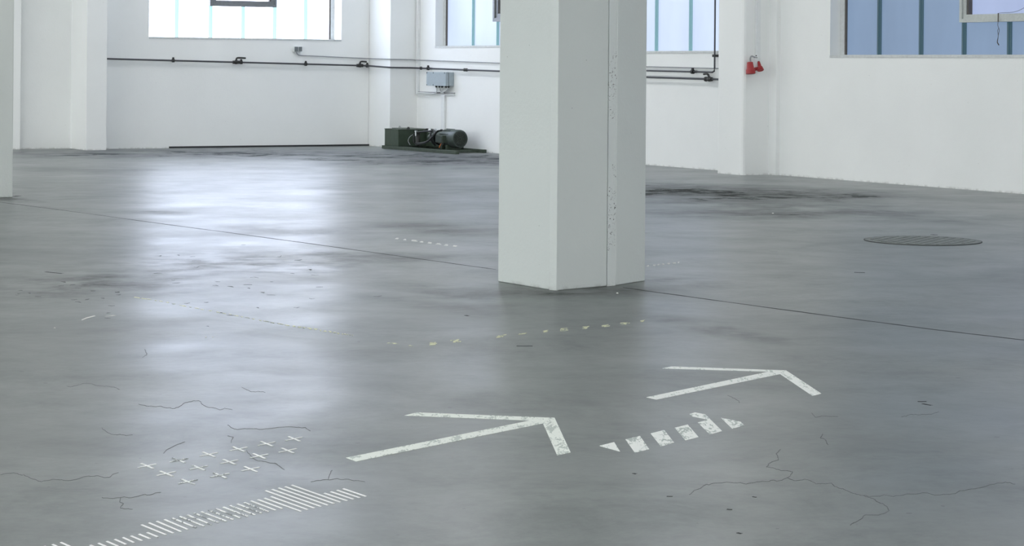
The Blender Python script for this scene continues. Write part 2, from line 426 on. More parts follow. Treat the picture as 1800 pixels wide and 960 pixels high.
# ---------------------------------------------------------------- wall columns and strips
tn = [0]
def trim(mb, label, mat='wall', bevel=.006):
    tn[0] += 1
    return obj('trim_%d' % tn[0], mb, M[mat], kind='structure', label=label, bevel=bevel)
cw = WA.hit(187.5, 200, .33)[0]
trim(MB().box(WA, -4.5, cw, -.38, .33, -.05, CEIL), 'white wall column beside the end of the long pipe')
x36 = WA.hit(36, 200, -.2)[0]
trim(MB().box(WA, x36-.6, x36, -.35, -.2, -.05, CEIL), 'shallow white pilaster beside the pillar at the picture edge')
trim(MB().box(WA, -.40, .1, -.05, .66, -.05, CEIL), 'white corner column behind the green machine')
x655 = WA.hit(655.5, 200, .02)[0]
trim(MB().box(WA, x655, -.40, -.05, .02, -.05, CEIL), 'narrow raised plaster strip beside the corner column', bevel=0)
trim(MB().box(WB, 8.07, 8.53, -.05, .375, -.05, CEIL), 'white wall column carrying the red sockets', bevel=.03)
trim(MB().box(WB, 8.50, 8.655, -.05, .05, -.05, CEIL), 'low plaster step between the socket column and the long wall')
# black strip at the foot of the north wall
s0, s1 = WA.hit(297, 260, .0)[0], -.40
b = MB().box(WA, s0, s1, 0, .03, 0, .022)
obj('baseboard_north', b, M['black'], kind='structure', label='thin black strip along the foot of the wall')
# added fill lights: flat ceiling panels, out of view, to brighten the hall
def fill_lamp(a, bb, first=None):
    o = hall(a, bb)
    root = empty('ceiling_fill_lamp', o+UP*(CEIL-.09), label='added fill light panel on the hall ceiling, out of view', category='fill_lamp', group='added fill light panels on the ceiling')
    fr = Frame(o, ub, nb)
    obj('fill_lamp_housing', MB().box(fr, -.85, .85, -.28, .28, CEIL-.06, CEIL-.001), M['frame'], root)
    obj('fill_lamp_diffuser', MB().box(fr, -.8, .8, -.25, .25, CEIL-.075, CEIL-.06), M['fill_lamp'], root)
for a in (2.5, 7.5, 13, 19):
    for bb in (2.5, 6.5, 11, 16, 22, 28, 33):
        fill_lamp(a, bb)
for a in (9.2, 11.6): fill_lamp(a, 1.6)  # extra panels added to brighten the left bay of the north wall

# ---------------------------------------------------------------- free-standing pillars
pl = [F(x, y).xy for x, y in ((874.8, 495), (966.5, 510), (979, 511), (1067, 503.5), (1082, 502.2), (1133.8, 494))]
PL, Pa, Pb, Pc, Pd, Pe = [Vector((p[0], p[1])) for p in pl]
back = PL-Pb
# an upright joint strip divides the south face into two slightly stepped halves
rootp = empty('concrete_pillar', (*((PL+Pe)/2), 0), label='large white concrete pillar in the middle with a pitted joint line', category='pillar', kind='structure')
mid = Pc+(Pd-Pc)*.5
Pc_in = Pc+Vector((0, .005)); Pd_in = Pd+Vector((0, .004))
m = MB().prism([PL, Pa, Pb, Pc, Pc_in+back*.5, PL+(Pc_in-Pb)*1.0+back*.0 if False else Pc_in+back], 0, CEIL)
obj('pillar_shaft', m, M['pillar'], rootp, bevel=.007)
m = MB().prism([Pd, Pe, Pe+back, Pd+back], 0, CEIL)
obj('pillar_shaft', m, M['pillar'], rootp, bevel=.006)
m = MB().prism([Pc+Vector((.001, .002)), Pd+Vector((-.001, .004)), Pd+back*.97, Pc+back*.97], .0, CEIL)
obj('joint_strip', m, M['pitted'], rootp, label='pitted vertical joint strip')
nl = Vector((-(Pa-PL).y, (Pa-PL).x)).normalized()
if nl.y > 0: nl = -nl
eb = (Pb-Pa).normalized()
m = MB().prism([Pa-nl*.01, Pa+nl*.005, Pb+nl*.005+eb*.002, Pb-nl*.01], 0, CEIL)
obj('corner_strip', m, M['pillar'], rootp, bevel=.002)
q = F(22.5, 347.5); qr = Vector((q.x, q.y))
u2, n2 = ua.xy, na.xy
m = MB().prism([qr, qr-u2*.55, qr-u2*.55-n2*.5, qr-n2*.5], 0, CEIL)
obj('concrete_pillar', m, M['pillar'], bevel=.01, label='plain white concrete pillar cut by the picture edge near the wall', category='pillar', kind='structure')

# ---------------------------------------------------------------- pipes and conduits
def ring(p, axis, r, w): return MB().lathe(Vector(p)-Vector(axis)*w/2, axis, [(0, r*.8), (w*.2, r), (w*.8, r), (w, r*.8)], 12)
# main water pipe: along the north wall, round the corner column, along the east wall; falls towards the right
pd = .05
zA0, zA1 = WA.hit(188, 103.3, pd)[1], WA.hit(654, 115.8, pd)[1]
aA0, aA1 = WA.hit(186, 103, pd)[0], -.46
def zmain(a): return zA0+(zA1-zA0)*(a-aA0)/(WA.hit(654, 115.8, pd)[0]-aA0)
pts = [WA.P(aA0, pd, zmain(aA0)), WA.P(-.50, pd, zmain(-.5)), WA.P(-.455, pd+.03, zmain(-.46)), WA.P(-.45, .66, 1.077), WA.P(-.44, .70, 1.075), WA.P(-.40, .71, 1.073), WA.P(-.10, .71, 1.071)]
bq0 = WB.hit(739, 119.8, pd); bq1 = WB.hit(876, 125, pd); bq2 = WB.hit(1137, 135.6, pd); bq3 = WB.hit(1254, 139.6, pd)
pts += [WB.P(.72, .08, 1.070), WB.P(.76, pd, 1.069), WB.P(bq1[0], pd, bq1[1]), WB.P(bq2[0], pd, bq2[1]), WB.P(8.065, pd, bq3[1]-.003)]
root = empty('water_pipe', WA.P(-2.5, pd, 1.1), label='long dark pipe running round the corner column below the windows', category='pipe')
obj('pipe_run', MB().tube(pts, .0115, 10), M['pipe'], root, smooth=True)
def clampA(px, py):
    a, z = WA.hit(px, py, pd); z = zmain(a)
    mb = MB().box(WA, a-.014, a+.014, 0.0, pd+.02, z-.012, z+.012)
    mb.lathe(WA.P(a-.014, pd, z), ua, [(0, .024), (.028, .024)], 12)
    mb.box(WA, a-.01, a+.01, pd-.01, pd+.01, z+.02, z+.042)
    obj('pipe_clamp', mb, M['fitting'], root)
for px, py in ((304.5, 105), (424, 109), (537.5, 113), (645.5, 115.5)): clampA(px, py)
def clampB(px, pipeobj, d, z=None):
    a, zz = WB.hit(px, 125, d); z = z(a)
    mb = MB().box(WB, a-.016, a+.016, 0.0, d+.02, z-.012, z+.012)
    mb.lathe(WB.P(a-.016, d, z), ub, [(0, .024), (.032, .024)], 12)
    mb.box(WB, a-.012, a+.012, d-.01, d+.01, z+.02, z+.042)
    obj('pipe_clamp', mb, M['fitting'], pipeobj)
def zB(a):
    if a < bq1[0]: return 1.069+(bq1[1]-1.069)*(a-.76)/(bq1[0]-.76)
    return bq1[1]+(bq2[1]-bq1[1])*(a-bq1[0])/(bq2[0]-bq1[0]) if a < bq2[0] else bq2[1]+(bq3[1]-bq2[1])*(a-bq2[0])/(bq3[0]-bq2[0])
clampB(752.5, root, pd, zB)
for px in (740, 817, 820): 
    a = WB.hit(px, 122, pd)[0]; obj('pipe_coupling', ring(WB.P(a, pd, zB(a)), ub, .021, .04), M['fitting'], root)
for px in (656.5,):
    a = WA.hit(px-2, 116, pd)[0]; obj('pipe_coupling', ring(WA.P(a, pd, zmain(a)), ua, .021, .03), M['fitting'], root)
def valve(fr, u, px, py, zf, flip, size, label, length=.10):
    a = fr.hit(px, py, pd)[0]; z = zf(a)
    v = obj('stop_valve', MB().lathe(fr.P(a-.045, pd, z), u, [(0, .022), (.012, .022), (.014, .018), (.03, .026), (.06, .026), (.076, .018), (.078, .022), (.09, .022)], 12), M['fitting'], root, smooth=True, base=None)
    obj('valve_bonnet', MB().lathe(fr.P(a, pd, z), (UP+fr.n*.3), [(0, .02), (.03, .018), (.032, .012), (.058*size, .012)], 12), M['pipe'], v, smooth=True)
    d = pd+.022
    hz = z+.062*size
    obj('valve_lever', MB().tube([fr.P(a-.005*flip, d-.004, hz-.018), fr.P(a, d, hz-.004), fr.P(a+.02*flip, d, hz), fr.P(a+length*.6*flip, d, hz-.001), fr.P(a+length*flip, d, hz-.004)], .0115, 8), M['fitting'], v, smooth=True)
valve(WA, ua, 415, 108, zmain, 1, .95, 'lever valve on the pipe under the brightest window', .125)
valve(WA, ua, 632.5, 115, zmain, 1, .9, 'lever valve on the pipe near the corner column', .09)
# second pipe above, only on the stretch right of the pillar, turning upwards beside the column
root2 = empty('riser_pipe', WB.P(6.5, pd, 1.06), label='dark pipe above the main one, turning upwards beside the wall column', category='pipe')
r1, r2 = WB.hit(1137, 124.2, pd), WB.hit(1252, 127, pd)
ax = WB.hit(1256.6, 60, pd)[0]
obj('pipe_run', MB().tube([WB.P(5.4, pd, r1[1]+.006), WB.P(r1[0], pd, r1[1]), WB.P(ax-.04, pd, r2[1]), WB.P(ax-.006, pd, r2[1]+.012), WB.P(ax, pd, r2[1]+.05), WB.P(ax, pd, CEIL-.003)], .0095, 10), M['pipe'], root2, smooth=True)
clampB(1217.5, root2, pd, lambda a: r1[1]+(r2[1]-r1[1])*(a-r1[0])/(r2[0]-r1[0]))
zc = WB.hit(1255, 98, pd)[1]
obj('pipe_clamp', MB().box(WB, ax-.03, ax+.012, .0, pd+.012, zc-.014, zc+.014), M['fitting'], root2)
v = valve(WB, ub, 1247, 139, zB, -1, .95, 'stop valve on the lower pipe beside the wall column', .075)
a = WB.hit(1241, 139, pd)[0]; obj('pipe_clamp', ring(WB.P(a, pd, zB(a)), ub, .027, .03), M['fitting'], root)
# thin conduit from the small sockets
root3 = empty('cable_conduit', WA.P(-1.4, .02, 1.2), label='thin grey conduit above the long pipe, starting at the small sockets', category='conduit')
c0 = WA.hit(520.5, 90.5, .02); c1 = WA.hit(527, 97.5, .02); c2 = WA.hit(654, 103, .02)
pc = [WA.P(c0[0], .03, c0[1]), WA.P(c0[0]+.012, .025, c0[1]-.03), WA.P(c1[0]-.02, .02, c1[1]+.006), WA.P(c1[0]+.02, .02, c1[1]), WA.P(-.43, .02, c2[1]), WA.P(-.415, .04, c2[1]), WA.P(-.413, .66, c2[1]-.008), WA.P(-.40, .675, c2[1]-.009), WA.P(-.08, .675, c2[1]-.012)]
e1, e2, e3 = WB.hit(745, 106, .02), WB.hit(876, 110.8, .02), WB.hit(1250, 121, .02)
pc += [WB.P(.66, .05, c2[1]-.014), WB.P(.84, .048, e1[1]+.001), WB.P(.9, .02, e1[1]), WB.P(e2[0], .02, e2[1]), WB.P(8.07, .02, e3[1])]
obj('conduit_run', MB().tube(pc, .0065, 8), M['conduit'], root3, smooth=True)
# small twin sockets under the bright window
sx0, sz1 = WA.hit(517.5, 81.5, .05); sx1 = WA.hit(531, 81.5, .05)[0]; sz0 = WA.hit(520, 91, .05)[1]
root4 = empty('twin_switch', WA.P((sx0+sx1)/2, .03, sz0), label='small grey twin switch box below the brightest window', category='switch')
w = (sx1-sx0)
obj('switch_housing', MB().box(WA, sx0-.002, sx1, .0, .05, sz0, sz1), M['box_light'], root4, bevel=.003)
obj('switch_rocker', MB().box(WA, sx0+.004, sx0+w*.45, .05, .062, sz0+.005, sz1-.006), M['box_dark'], root4, bevel=.002)
obj('switch_rocker', MB().box(WA, sx0+w*.58, sx1-.004, .05, .062, sz0+.008, sz1-.006), M['box_dark'], root4, bevel=.002)

# ---------------------------------------------------------------- electrical box with its ducts
d0 = .13
g0, gt = WB.hit(749.5, 126.3, d0); g1 = WB.hit(783.5, 127, d0)[0]; gb = WB.hit(766, 151, d0)[1]
root5 = empty('electrical_box', WB.P((g0+g1)/2, .06, gb), label='grey steel electrical box on the wall above the green machine', category='box')
obj('box_body', MB().box(WB, g0+.004, g1-.004, .003, .082, gb+.003, gt-.003), M['box_grey'], root5, bevel=.003)
obj('box_lid', MB().box(WB, g0, g1, .086, d0, gb, gt), M['box_grey'], root5, bevel=.004)
for fx in (.03, .36, .94):
    for z in (gt-.012, gb+.012):
        if z < gt-.05 and fx == .94: continue
        a = g0+(g1-g0)*fx
        obj('lid_screw', MB().lathe(WB.P(a, d0, z), nb, [(0, .008), (.004, .006)], 8), M['black'], root5)
tz = WB.hit(775, 164.5, .03)[1]
ta = WB.hit(778.5, 190, .02)
gl = [g0+(g1-g0)*k for k in (.30, .46, .60, .80, .93)]
tgt = [ta[0]-.30, ta[0]-.02, ta[0], ta[0]+.02, ta[0]+.04]
for i, a in enumerate(gl):
    obj('cable_gland', MB().lathe(WB.P(a, .065, gb+.001), -UP, [(0, .016), (.014, .016), (.016, .011), (.024, .010)], 10), M['black'], root5)
    if i == 0:
        l = WB.hit(731, 163, .03)[0]
        p = [WB.P(a, .065, gb-.02), WB.P(a+.004, .06, gb-.07), WB.P(a-.02, .05, tz+.01), WB.P(a-.10, .045, tz-.004), WB.P(a-.3, .045, tz), WB.P(l+.06, .045, tz+.004)]
    else:
        p = [WB.P(a, .065, gb-.02), WB.P(a+(ta[0]-a)*.25, .06, gb-.045), WB.P(a+(ta[0]-a)*.8, .05, gb-.085), WB.P(tgt[i], .03, tz-.0)]
    obj('cable', MB().tube(p, .0075, 8), M['duct'], root5, smooth=True)
dl0, dl1 = WB.hit(727.5, 100, .02)[0], WB.hit(734.5, 100, .03)[0]
root6 = empty('cable_duct', WB.P(.8, .02, .7), label='white plastic cable duct dropping beside the corner column and below the electrical box', category='duct')
obj('vertical_duct', MB().box(WB, max(dl0, .675), dl1+.01, .001, .035, tz-.02, CEIL-.003), M['duct'], root6, bevel=.003)
obj('duct_rail', MB().box(WB, dl1+.01, WB.hit(798, 163, .02)[0], .001, .022, tz-.02, tz-.008), M['duct'], root6)
obj('duct_rail', MB().box(WB, dl1+.01, WB.hit(798, 163, .02)[0], .001, .03, tz+.006, tz+.018), M['conduit'], root6)
k0, k1 = WB.hit(775, 190, .03)[0], WB.hit(782, 190, .02)[0]
obj('vertical_duct', MB().box(WB, k0, k1, .001, .03, .20, tz-.02), M['duct'], root6, bevel=.003)

# ---------------------------------------------------------------- green hydraulic power unit
DO = .66                                           # outer side of the base, distance from the east wall
def sB_(px, py, d): return WB.hit(px, py, d)[0]
r0, r1_ = sB_(671, 256, DO), sB_(801, 267, DO)
i0, i1 = .74, sB_(853, 266, .08)
unit = empty('hydraulic_power_unit', WB.P(1.4, .4, 0), label='green hydraulic pump unit with electric motor standing before the corner', category='machine')
HR = .042
obj('base_rail', MB().box(WB, r0, r1_, DO-.05, DO, .001, HR), M['green_dull'], unit, bevel=.003)
obj('base_rail', MB().box(WB, i0, i1, .06, .11, .001, HR), M['green_dull'], unit, bevel=.003)
for a in (r0+.36, r1_-.45):
    obj('cross_member', MB().box(WB, a, a+.05, .11, DO-.05, .004, HR-.004), M['green_dull'], unit)
t0, t1 = sB_(676, 240, DO-.015), sB_(700, 240, DO-.015)
tz1 = WB.hit(690, 227.3, DO-.015)[1]
tank = obj('oil_tank', MB().prism([WB.P(a_, d_).xy for a_, d_ in ((t0, DO-.015), (t1, DO-.015), (t1, .13), (.72, .13), (.72, .415), (t0, .415))], HR, tz1), M['green'], unit, bevel=.006)
obj('tank_flange', MB().prism([WB.P(a_, d_).xy for a_, d_ in ((t0-.005, DO-.01), (t1+.005, DO-.01), (t1+.005, .125), (.715, .125), (.715, .41), (t0-.005, .41))], tz1, tz1+.005), M['green'], tank)
obj('filler_cap', MB().lathe(WB.P(t1-.05, .47, tz1+.007), UP, [(0, .022), (.012, .022), (.016, .014), (.026, .014)], 14), M['hose'], tank, smooth=True)
obj('lifting_ring', MB().tube([WB.P(t0+.16+.03*math.cos(x*math.pi/6), .50, tz1+.006+.035*math.sin(x*math.pi/6)) for x in range(7)], .004, 6), M['conduit'], tank, smooth=True)
# second, lower reservoir block behind the pump, seen as a dark mass along the wall side
mz = .175
md = .36
def motor_a(px, py=247, d=md): return WB.hit(px, py, d)[0]
m1 = motor_a(809); rM = .112
body_l = .40
m0 = m1-body_l
obj('valve_plate', MB().box(WB, t1+.012, m0+.10, .14, .235, HR, tz1-.015), M['green'], unit, bevel=.005)
# motor: finned drum, fan cowl, feet, terminal box
mt = MB().lathe(WB.P(m0, md, mz), ub, [(0, .07), (.0, rM*.9), (.03, rM), (body_l*.62, rM), (body_l*.62, rM*.93)], 36)
motor = obj('electric_motor', mt, M['motor'], unit, smooth=True)
for k in range(24):
    th = k*2*math.pi/24
    e = nb*math.cos(th)+UP*math.sin(th); s = nb*-math.sin(th)+UP*math.cos(th)
    if k % 2 == 0:
        fm = MB(); c = WB.P(m0+.035, md, mz)+e*rM*.98
        q = [c-s*.003, c+s*.003, c+s*.002+e*.012, c-s*.002+e*.012]
        L = ub*(body_l*.56)
        va = [fm.bm.verts.new(x) for x in q]; vb = [fm.bm.verts.new(x+L) for x in q]
        for i in range(4): fm.bm.faces.new((va[i], va[(i+1) % 4], vb[(i+1) % 4], vb[i]))
        fm.bm.faces.new(va); fm.bm.faces.new(vb)
        obj('cooling_fin', fm, M['motor'], motor)
cowl = obj('fan_cowl', MB().lathe(WB.P(m1-body_l*.40, md, mz), ub, [(0, rM*.9), (.0, rM*1.04), (body_l*.36, rM*1.04), (body_l*.40, rM*.96), (body_l*.402, rM*.84), (body_l*.395, rM*.82)], 40), M['motor'], motor, smooth=True)
gr = MB()
for rr in (.2, .38, .56, .74):
    n = 28
    gr.tube([WB.P(m1+.002, md, mz)+(nb*math.cos(k*2*math.pi/n)+UP*math.sin(k*2*math.pi/n))*rM*rr for k in range(n+1)], .0035, 6)
for k in range(8):
    e = nb*math.cos(k*math.pi/4)+UP*math.sin(k*math.pi/4)
    gr.tube([WB.P(m1+.002, md, mz)+e*rM*.1, WB.P(m1+.002, md, mz)+e*rM*.8], .003, 6)
obj('fan_grille', gr, M['green_dull'], motor)
obj('fan_opening', MB().lathe(WB.P(m1-.006, md, mz), ub, [(0, rM*.82), (.004, rM*.82)], 32), M['black'], motor)
for a in (m0+.05, m0+.19):
    obj('motor_foot', MB().box(WB, a, a+.05, md-.10, md+.10, HR-.004, mz-rM*.72), M['green'], motor)
ma = motor_a(765.5, 244, md+.16); mb_ = motor_a(777.5, 244, md+.16)
tb0, tb1 = WB.hit(771, 251, md+.16)[1], WB.hit(771, 238, md+.16)[1]
tb = obj('terminal_box', MB().box(WB, ma, mb_, md+.085, md+.16, tb0, tb1), M['green_dull'], motor, bevel=.005)
obj('box_cover', MB().box(WB, ma+.008, mb_-.008, md+.161, md+.166, tb0+.008, tb1-.008), M['motor'], tb, bevel=.002)
obj('cable_gland', MB().tube([WB.P(mb_-.03, md+.13, tb0), WB.P(mb_-.032, md+.132, tb0-.03)], .012, 8), M['fitting'], tb)
# orange tag wire
og = WB.hit(774.5, 256, md+.17); ot = WB.hit(775.5, 252, md+.17)
obj('orange_lead', MB().tube([WB.P(ot[0], md+.17, ot[1]), WB.P(og[0]+.01, md+.175, (og[1]+ot[1])/2), WB.P(og[0]-.02, md+.178, WB.hit(773, 259.5, md+.17)[1])], .0055, 8), M['orange'], unit, smooth=True)
# bell housing and pump on the tank side of the motor
obj('bell_housing', MB().lathe(WB.P(m0-.13, md, mz), ub, [(0, .06), (.02, .085), (.11, .09), (.13, .095)], 24), M['green'], unit, smooth=True)
obj('hydraulic_pump', MB().lathe(WB.P(m0-.36, md+.02, mz-.01), ub, [(0, .03), (.01, .055), (.10, .06), (.11, .072), (.15, .072), (.16, .05), (.24, .05)], 24), M['motor'], unit, smooth=True)
fp = MB().box(WB, m0-.40, m0-.36, md+.10, md+.17, .06, .20); 
obj('pressure_filter', MB().lathe(WB.P(m0-.39, md+.19, HR+.02), UP, [(0, .02), (.01, .032), (.12, .032), (.13, .026), (.15, .026), (.152, .036), (.18, .036)], 18), M['fitting'], unit, smooth=True)
obj('pipe_fitting', MB().lathe(WB.P(m0-.36, md+.235, .19), UP, [(0, .012), (.05, .012), (.052, .018), (.07, .018)], 12), M['steel'], unit, smooth=True)
obj('pipe_fitting', MB().lathe(WB.P(m0-.05, md+.15, .255), (ub+UP*.4), [(0, .012), (.05, .012), (.052, .018), (.07, .018)], 12), M['steel'], unit, smooth=True)
obj('pressure_gauge', MB().lathe(WB.P(m0-.18, md+.12, .262), nb, [(0, .026), (.02, .026), (.022, .022)], 20), M['box_light'], unit, smooth=True)
def arc(pts, n=14):
    P = [Vector(p) for p in pts]; out = []
    P = [P[0]*2-P[1]]+P+[P[-1]*2-P[-2]]
    for i in range(1, len(P)-2):
        for k in range(n):
            t = k/n; a, b, c, d = P[i-1], P[i], P[i+1], P[i+2]
            out.append(.5*((2*b)+(c-a)*t+(2*a-5*b+4*c-d)*t*t+(3*b-a-3*c+d)*t*t*t))
    out.append(P[-2]); return out
def hp(px, py, d): a, z = WB.hit(px, py, d); return WB.P(a, d, z)
hose_defs = [
    (((731, 252), .56), ((740, 252), .6), ((751, 249), .6), ((760, 241), .58), ((765, 233), .55), ((763, 229), .5), .014),
    (((728, 236), .54), ((735, 233), .56), ((746, 231), .56), ((756, 230.5), .54), ((765, 229), .5), .012),
    (((729, 252), .55), ((727, 246), .56), ((728, 238), .54), ((732, 232), .52), .010),
    (((758, 232), .50), ((757, 240), .52), ((760, 250), .50), ((765, 256), .46), .012),
    (((744, 230), .48), ((750, 226.5), .5), ((758, 228.5), .48), .006),
]
for h_ in hose_defs:
    obj('hydraulic_hose', MB().tube(arc([hp(p[0], p[1], d) for p, d in h_[:-1]]), h_[-1], 8), M['hose'], unit, smooth=True)
obj('thin_hose', MB().tube(arc([hp(721, 255, .6), hp(717.5, 248, .62), hp(720, 241, .6), hp(726, 236.5, .56)]), .0045, 6), M['conduit'], unit, smooth=True)
for (px, py) in ((731, 229), (754, 229), (762, 228.5), (776, 228.5)):
    obj('top_fitting', MB().lathe(hp(px, py, .40)-UP*.02, UP, [(0, .018), (.02, .02), (.03, .014)], 10), M['hose'], unit)
obj('suction_flange', MB().lathe(WB.P(m0-.15, md, mz), ub, [(0, .1), (.018, .1)], 24), M['hose'], unit)

# ---------------------------------------------------------------- red sockets on the wall column
FS = Frame(WB.P(8.53, 0, 0), nb, ub)               # face looking towards the camera; a = distance from the east wall, d = out of the face
def sp(px, py, d): a, z = FS.hit(px, py, d); return FS.P(a, d, z)
unit2 = empty('socket_cluster', sp(1326, 118, 0.0), label='white bracket with two red plug sockets on the wall column', category='socket')
dc0, dc1 = FS.hit(1337, 60, .02)[0], FS.hit(1329, 60, .02)[0]
zt = FS.hit(1330, 106, .02)[1]
duct2 = obj('cable_duct', MB().box(FS, dc0, dc1, .001, .022, zt, CEIL-.003), M['duct'], label='white plastic cable duct dropping down the wall column to the red sockets', category='duct', bevel=.002)
b0, b1 = FS.hit(1331, 108, .03)[0], FS.hit(1325.5, 108, .03)[0]
zb0, zb1 = FS.hit(1328, 119, .03)[1], FS.hit(1328, 102, .03)[1]
obj('mount_block', MB().box(FS, b0, b1, .001, .045, zb0, zb1), M['duct'], unit2, bevel=.004)
obj('conduit_elbow', MB().tube(arc([sp(1319.3, 109, .06), sp(1319, 102.5, .06), sp(1321, 99, .055), sp(1325, 100, .04), sp(1328.5, 102, .03)], 6), .0085, 8), M['conduit'], unit2, smooth=True)
for (x, y) in ((1329, 98), (1330, 101.8)):
    obj('duct_screw', MB().lathe(sp(x, y, .022), ub, [(0, .007), (.004, .007)], 8), M['black'], unit2)
p0 = sp(1318.2, 109, .06); ax1 = (sp(1319.6, 130, .075)-p0)
L = ax1.length
cap = obj('red_socket', MB().lathe(p0, ax1, [(0, .022), (.003, .031), (L*.62, .040), (L*.63, .047), (L*.97, .050), (L, .045), (L*1.0, .038), (L*.9, .036)], 20), M['red'], unit2, smooth=True)
obj('socket_latch', MB().tube([p0+ub*.034+UP*-.01, p0+ub*.040+UP*-.055], .006, 6), M['red'], cap)
p1 = sp(1333.6, 108.5, .05); ax2 = sp(1337, 124, .09)-p1; L2 = ax2.length
cap2 = obj('red_socket', MB().lathe(p1, ax2, [(0, .011), (.004, .013), (L2*.55, .020), (L2*.6, .027), (L2*.97, .036), (L2, .032), (L2*.93, .026)], 20), M['red'], unit2, smooth=True)
obj('socket_collar', MB().lathe(p1-ax2.normalized()*.004, ax2, [(0, .010), (.008, .013)], 14), M['black'], cap2)
obj('red_bridge', MB().tube([sp(1325, 122, .06), sp(1333, 120.5, .055)], .018, 12), M['red'], unit2, smooth=True)

# ---------------------------------------------------------------- cord on the dull blue window
wd = -dB+.105
def wp(px, py, d=None): a, z = WB.hit(px, py, wd if d is None else d); return WB.P(a, wd if d is None else d, z)
cord = empty('hanging_cord', wp(1755, 80), label='thin dark cord tied over the opening sash of the dull blue window', category='cord')
obj('tied_cord', MB().tube([wp(1754.8, 23), wp(1754.6, 30), wp(1754.4, 38)], .005, 6), M['cord'], cord)
obj('cord_loop', MB().tube(arc([wp(1754.4, 38), wp(1753.8, 44), wp(1755.2, 49), wp(1756.5, 53), wp(1755.2, 60), wp(1754.2, 66), wp(1752.8, 73), wp(1754, 76)], 6), .0024, 5), M['cord'], cord)
obj('cord_loop', MB().tube(arc([wp(1755.2, 50), wp(1753.6, 54), wp(1754.6, 62), wp(1754, 70), wp(1753.2, 75)], 6), .002, 5), M['cord'], cord)
obj('cord_end', MB().tube([wp(1753, 74.5), wp(1755.8, 79.3)], .005, 6), M['cord'], cord)
obj('slack_wire', MB().tube(arc([wp(1755, 23.2), wp(1762, 22.4), wp(1776, 22), wp(1788, 19.5), wp(1797, 15.5), wp(1806, 10)], 8), .0022, 5), M['box_dark'], cord)

# ---------------------------------------------------------------- manhole cover
mc = F(1622, 423.5); R = .375
mh = empty('manhole_cover', mc, label='round cast iron manhole cover let into the floor', category='manhole cover')
obj('cover_seat', MB().lathe(mc+UP*.0005, UP, [(0, R), (.003, R), (.0031, R*.93)], 64), M['iron_dark'], mh)
obj('cover_ring', MB().lathe(mc+UP*.0005, UP, [(0, R*.99), (.004, R*.985), (.0042, R*.95), (.0033, R*.945)], 64), M['iron'], mh)
obj('cover_plate', MB().lathe(mc+UP*.0005, UP, [(0, R*.90), (.004, R*.895)], 64), M['iron'], mh)
for k in range(-5, 6):
    off = k*R*.16; hl = math.sqrt(max(0, (R*.86)**2-off**2))
    th = math.radians(62)
    e = Vector((math.cos(th), math.sin(th), 0)); s = Vector((-e.y, e.x, 0))
    c = mc+s*off
    q = [c-e*hl-s*.011, c+e*hl-s*.011, c+e*hl+s*.011, c-e*hl+s*.011]
    obj('raised_rib', MB().prism([(x.x, x.y) for x in q], .0043, .0068), M['iron'], mh)

# ---------------------------------------------------------------- painted floor marks
def zp(ox, oy, sc_, pts): return [(ox+x/sc_, oy+y/sc_) for x, y in pts]
def mark(name, polys, mat, parent=None, h=.0012, **pr):
    mb = MB()
    for p in polys: mb.prism([F(x, y).xy for x, y in p], .0002, h)
    return obj(name, mb, M[mat], parent, **pr)
a1_head = zp(580, 700, 3.913, [(1390, 132), (1545, 137), (1655, 375), (1563, 395), (1465, 175), (1380, 155)])
a1_up = zp(580, 700, 3.913, [(513, 121), (600, 100), (1390, 132), (1380, 155)])
a1_lo = zp(580, 700, 3.913, [(1380, 155), (1465, 175), (180, 437), (110, 412)])
full1 = zp(580, 700, 3.913, [(513, 121), (600, 100), (1390, 132), (1545, 137), (1655, 375), (1563, 395), (1465, 175), (180, 437), (110, 412), (1380, 155)])
mark('floor_arrow', [full1], 'paint_arrow', label='worn white painted arrow, nearer one, between the crosses and the square blocks', category='floor marking', group='painted arrows')
full2 = zp(1100, 620, 4.737, [(305, 133), (380, 117), (1190, 145), (1335, 150), (1628, 343), (1555, 362), (1285, 180), (255, 393), (172, 374), (1190, 160)])
mark('floor_arrow', [full2], 'paint_arrow_clean', label='cleaner white painted arrow, farther one, beyond the square blocks', category='floor marking', group='painted arrows')
blk = empty('block_arrow_marking', F(1180, 762), label='white painted floor arrow broken into square blocks and triangles', category='floor marking')
Z5 = lambda pts: zp(1020, 700, 5.625, pts)
for nm, p in (('triangle_block', [(190, 474), (335, 438), (393, 530)]), ('square_block', [(447, 410), (590, 377), (682, 507), (540, 542)]),
              ('square_block', [(696, 352), (830, 318), (930, 443), (797, 480)]), ('square_block', [(933, 296), (1062, 264), (1170, 387), (1040, 420)]),
              ('hooked_block', [(1163, 243), (1268, 216), (1105, 182), (1080, 160), (1133, 144), (1237, 163), (1402, 328), (1280, 362)]),
              ('end_block', [(1392, 198), (1585, 236), (1622, 272), (1503, 305)])):
    mark(nm, [Z5(p)], 'paint_block', blk)

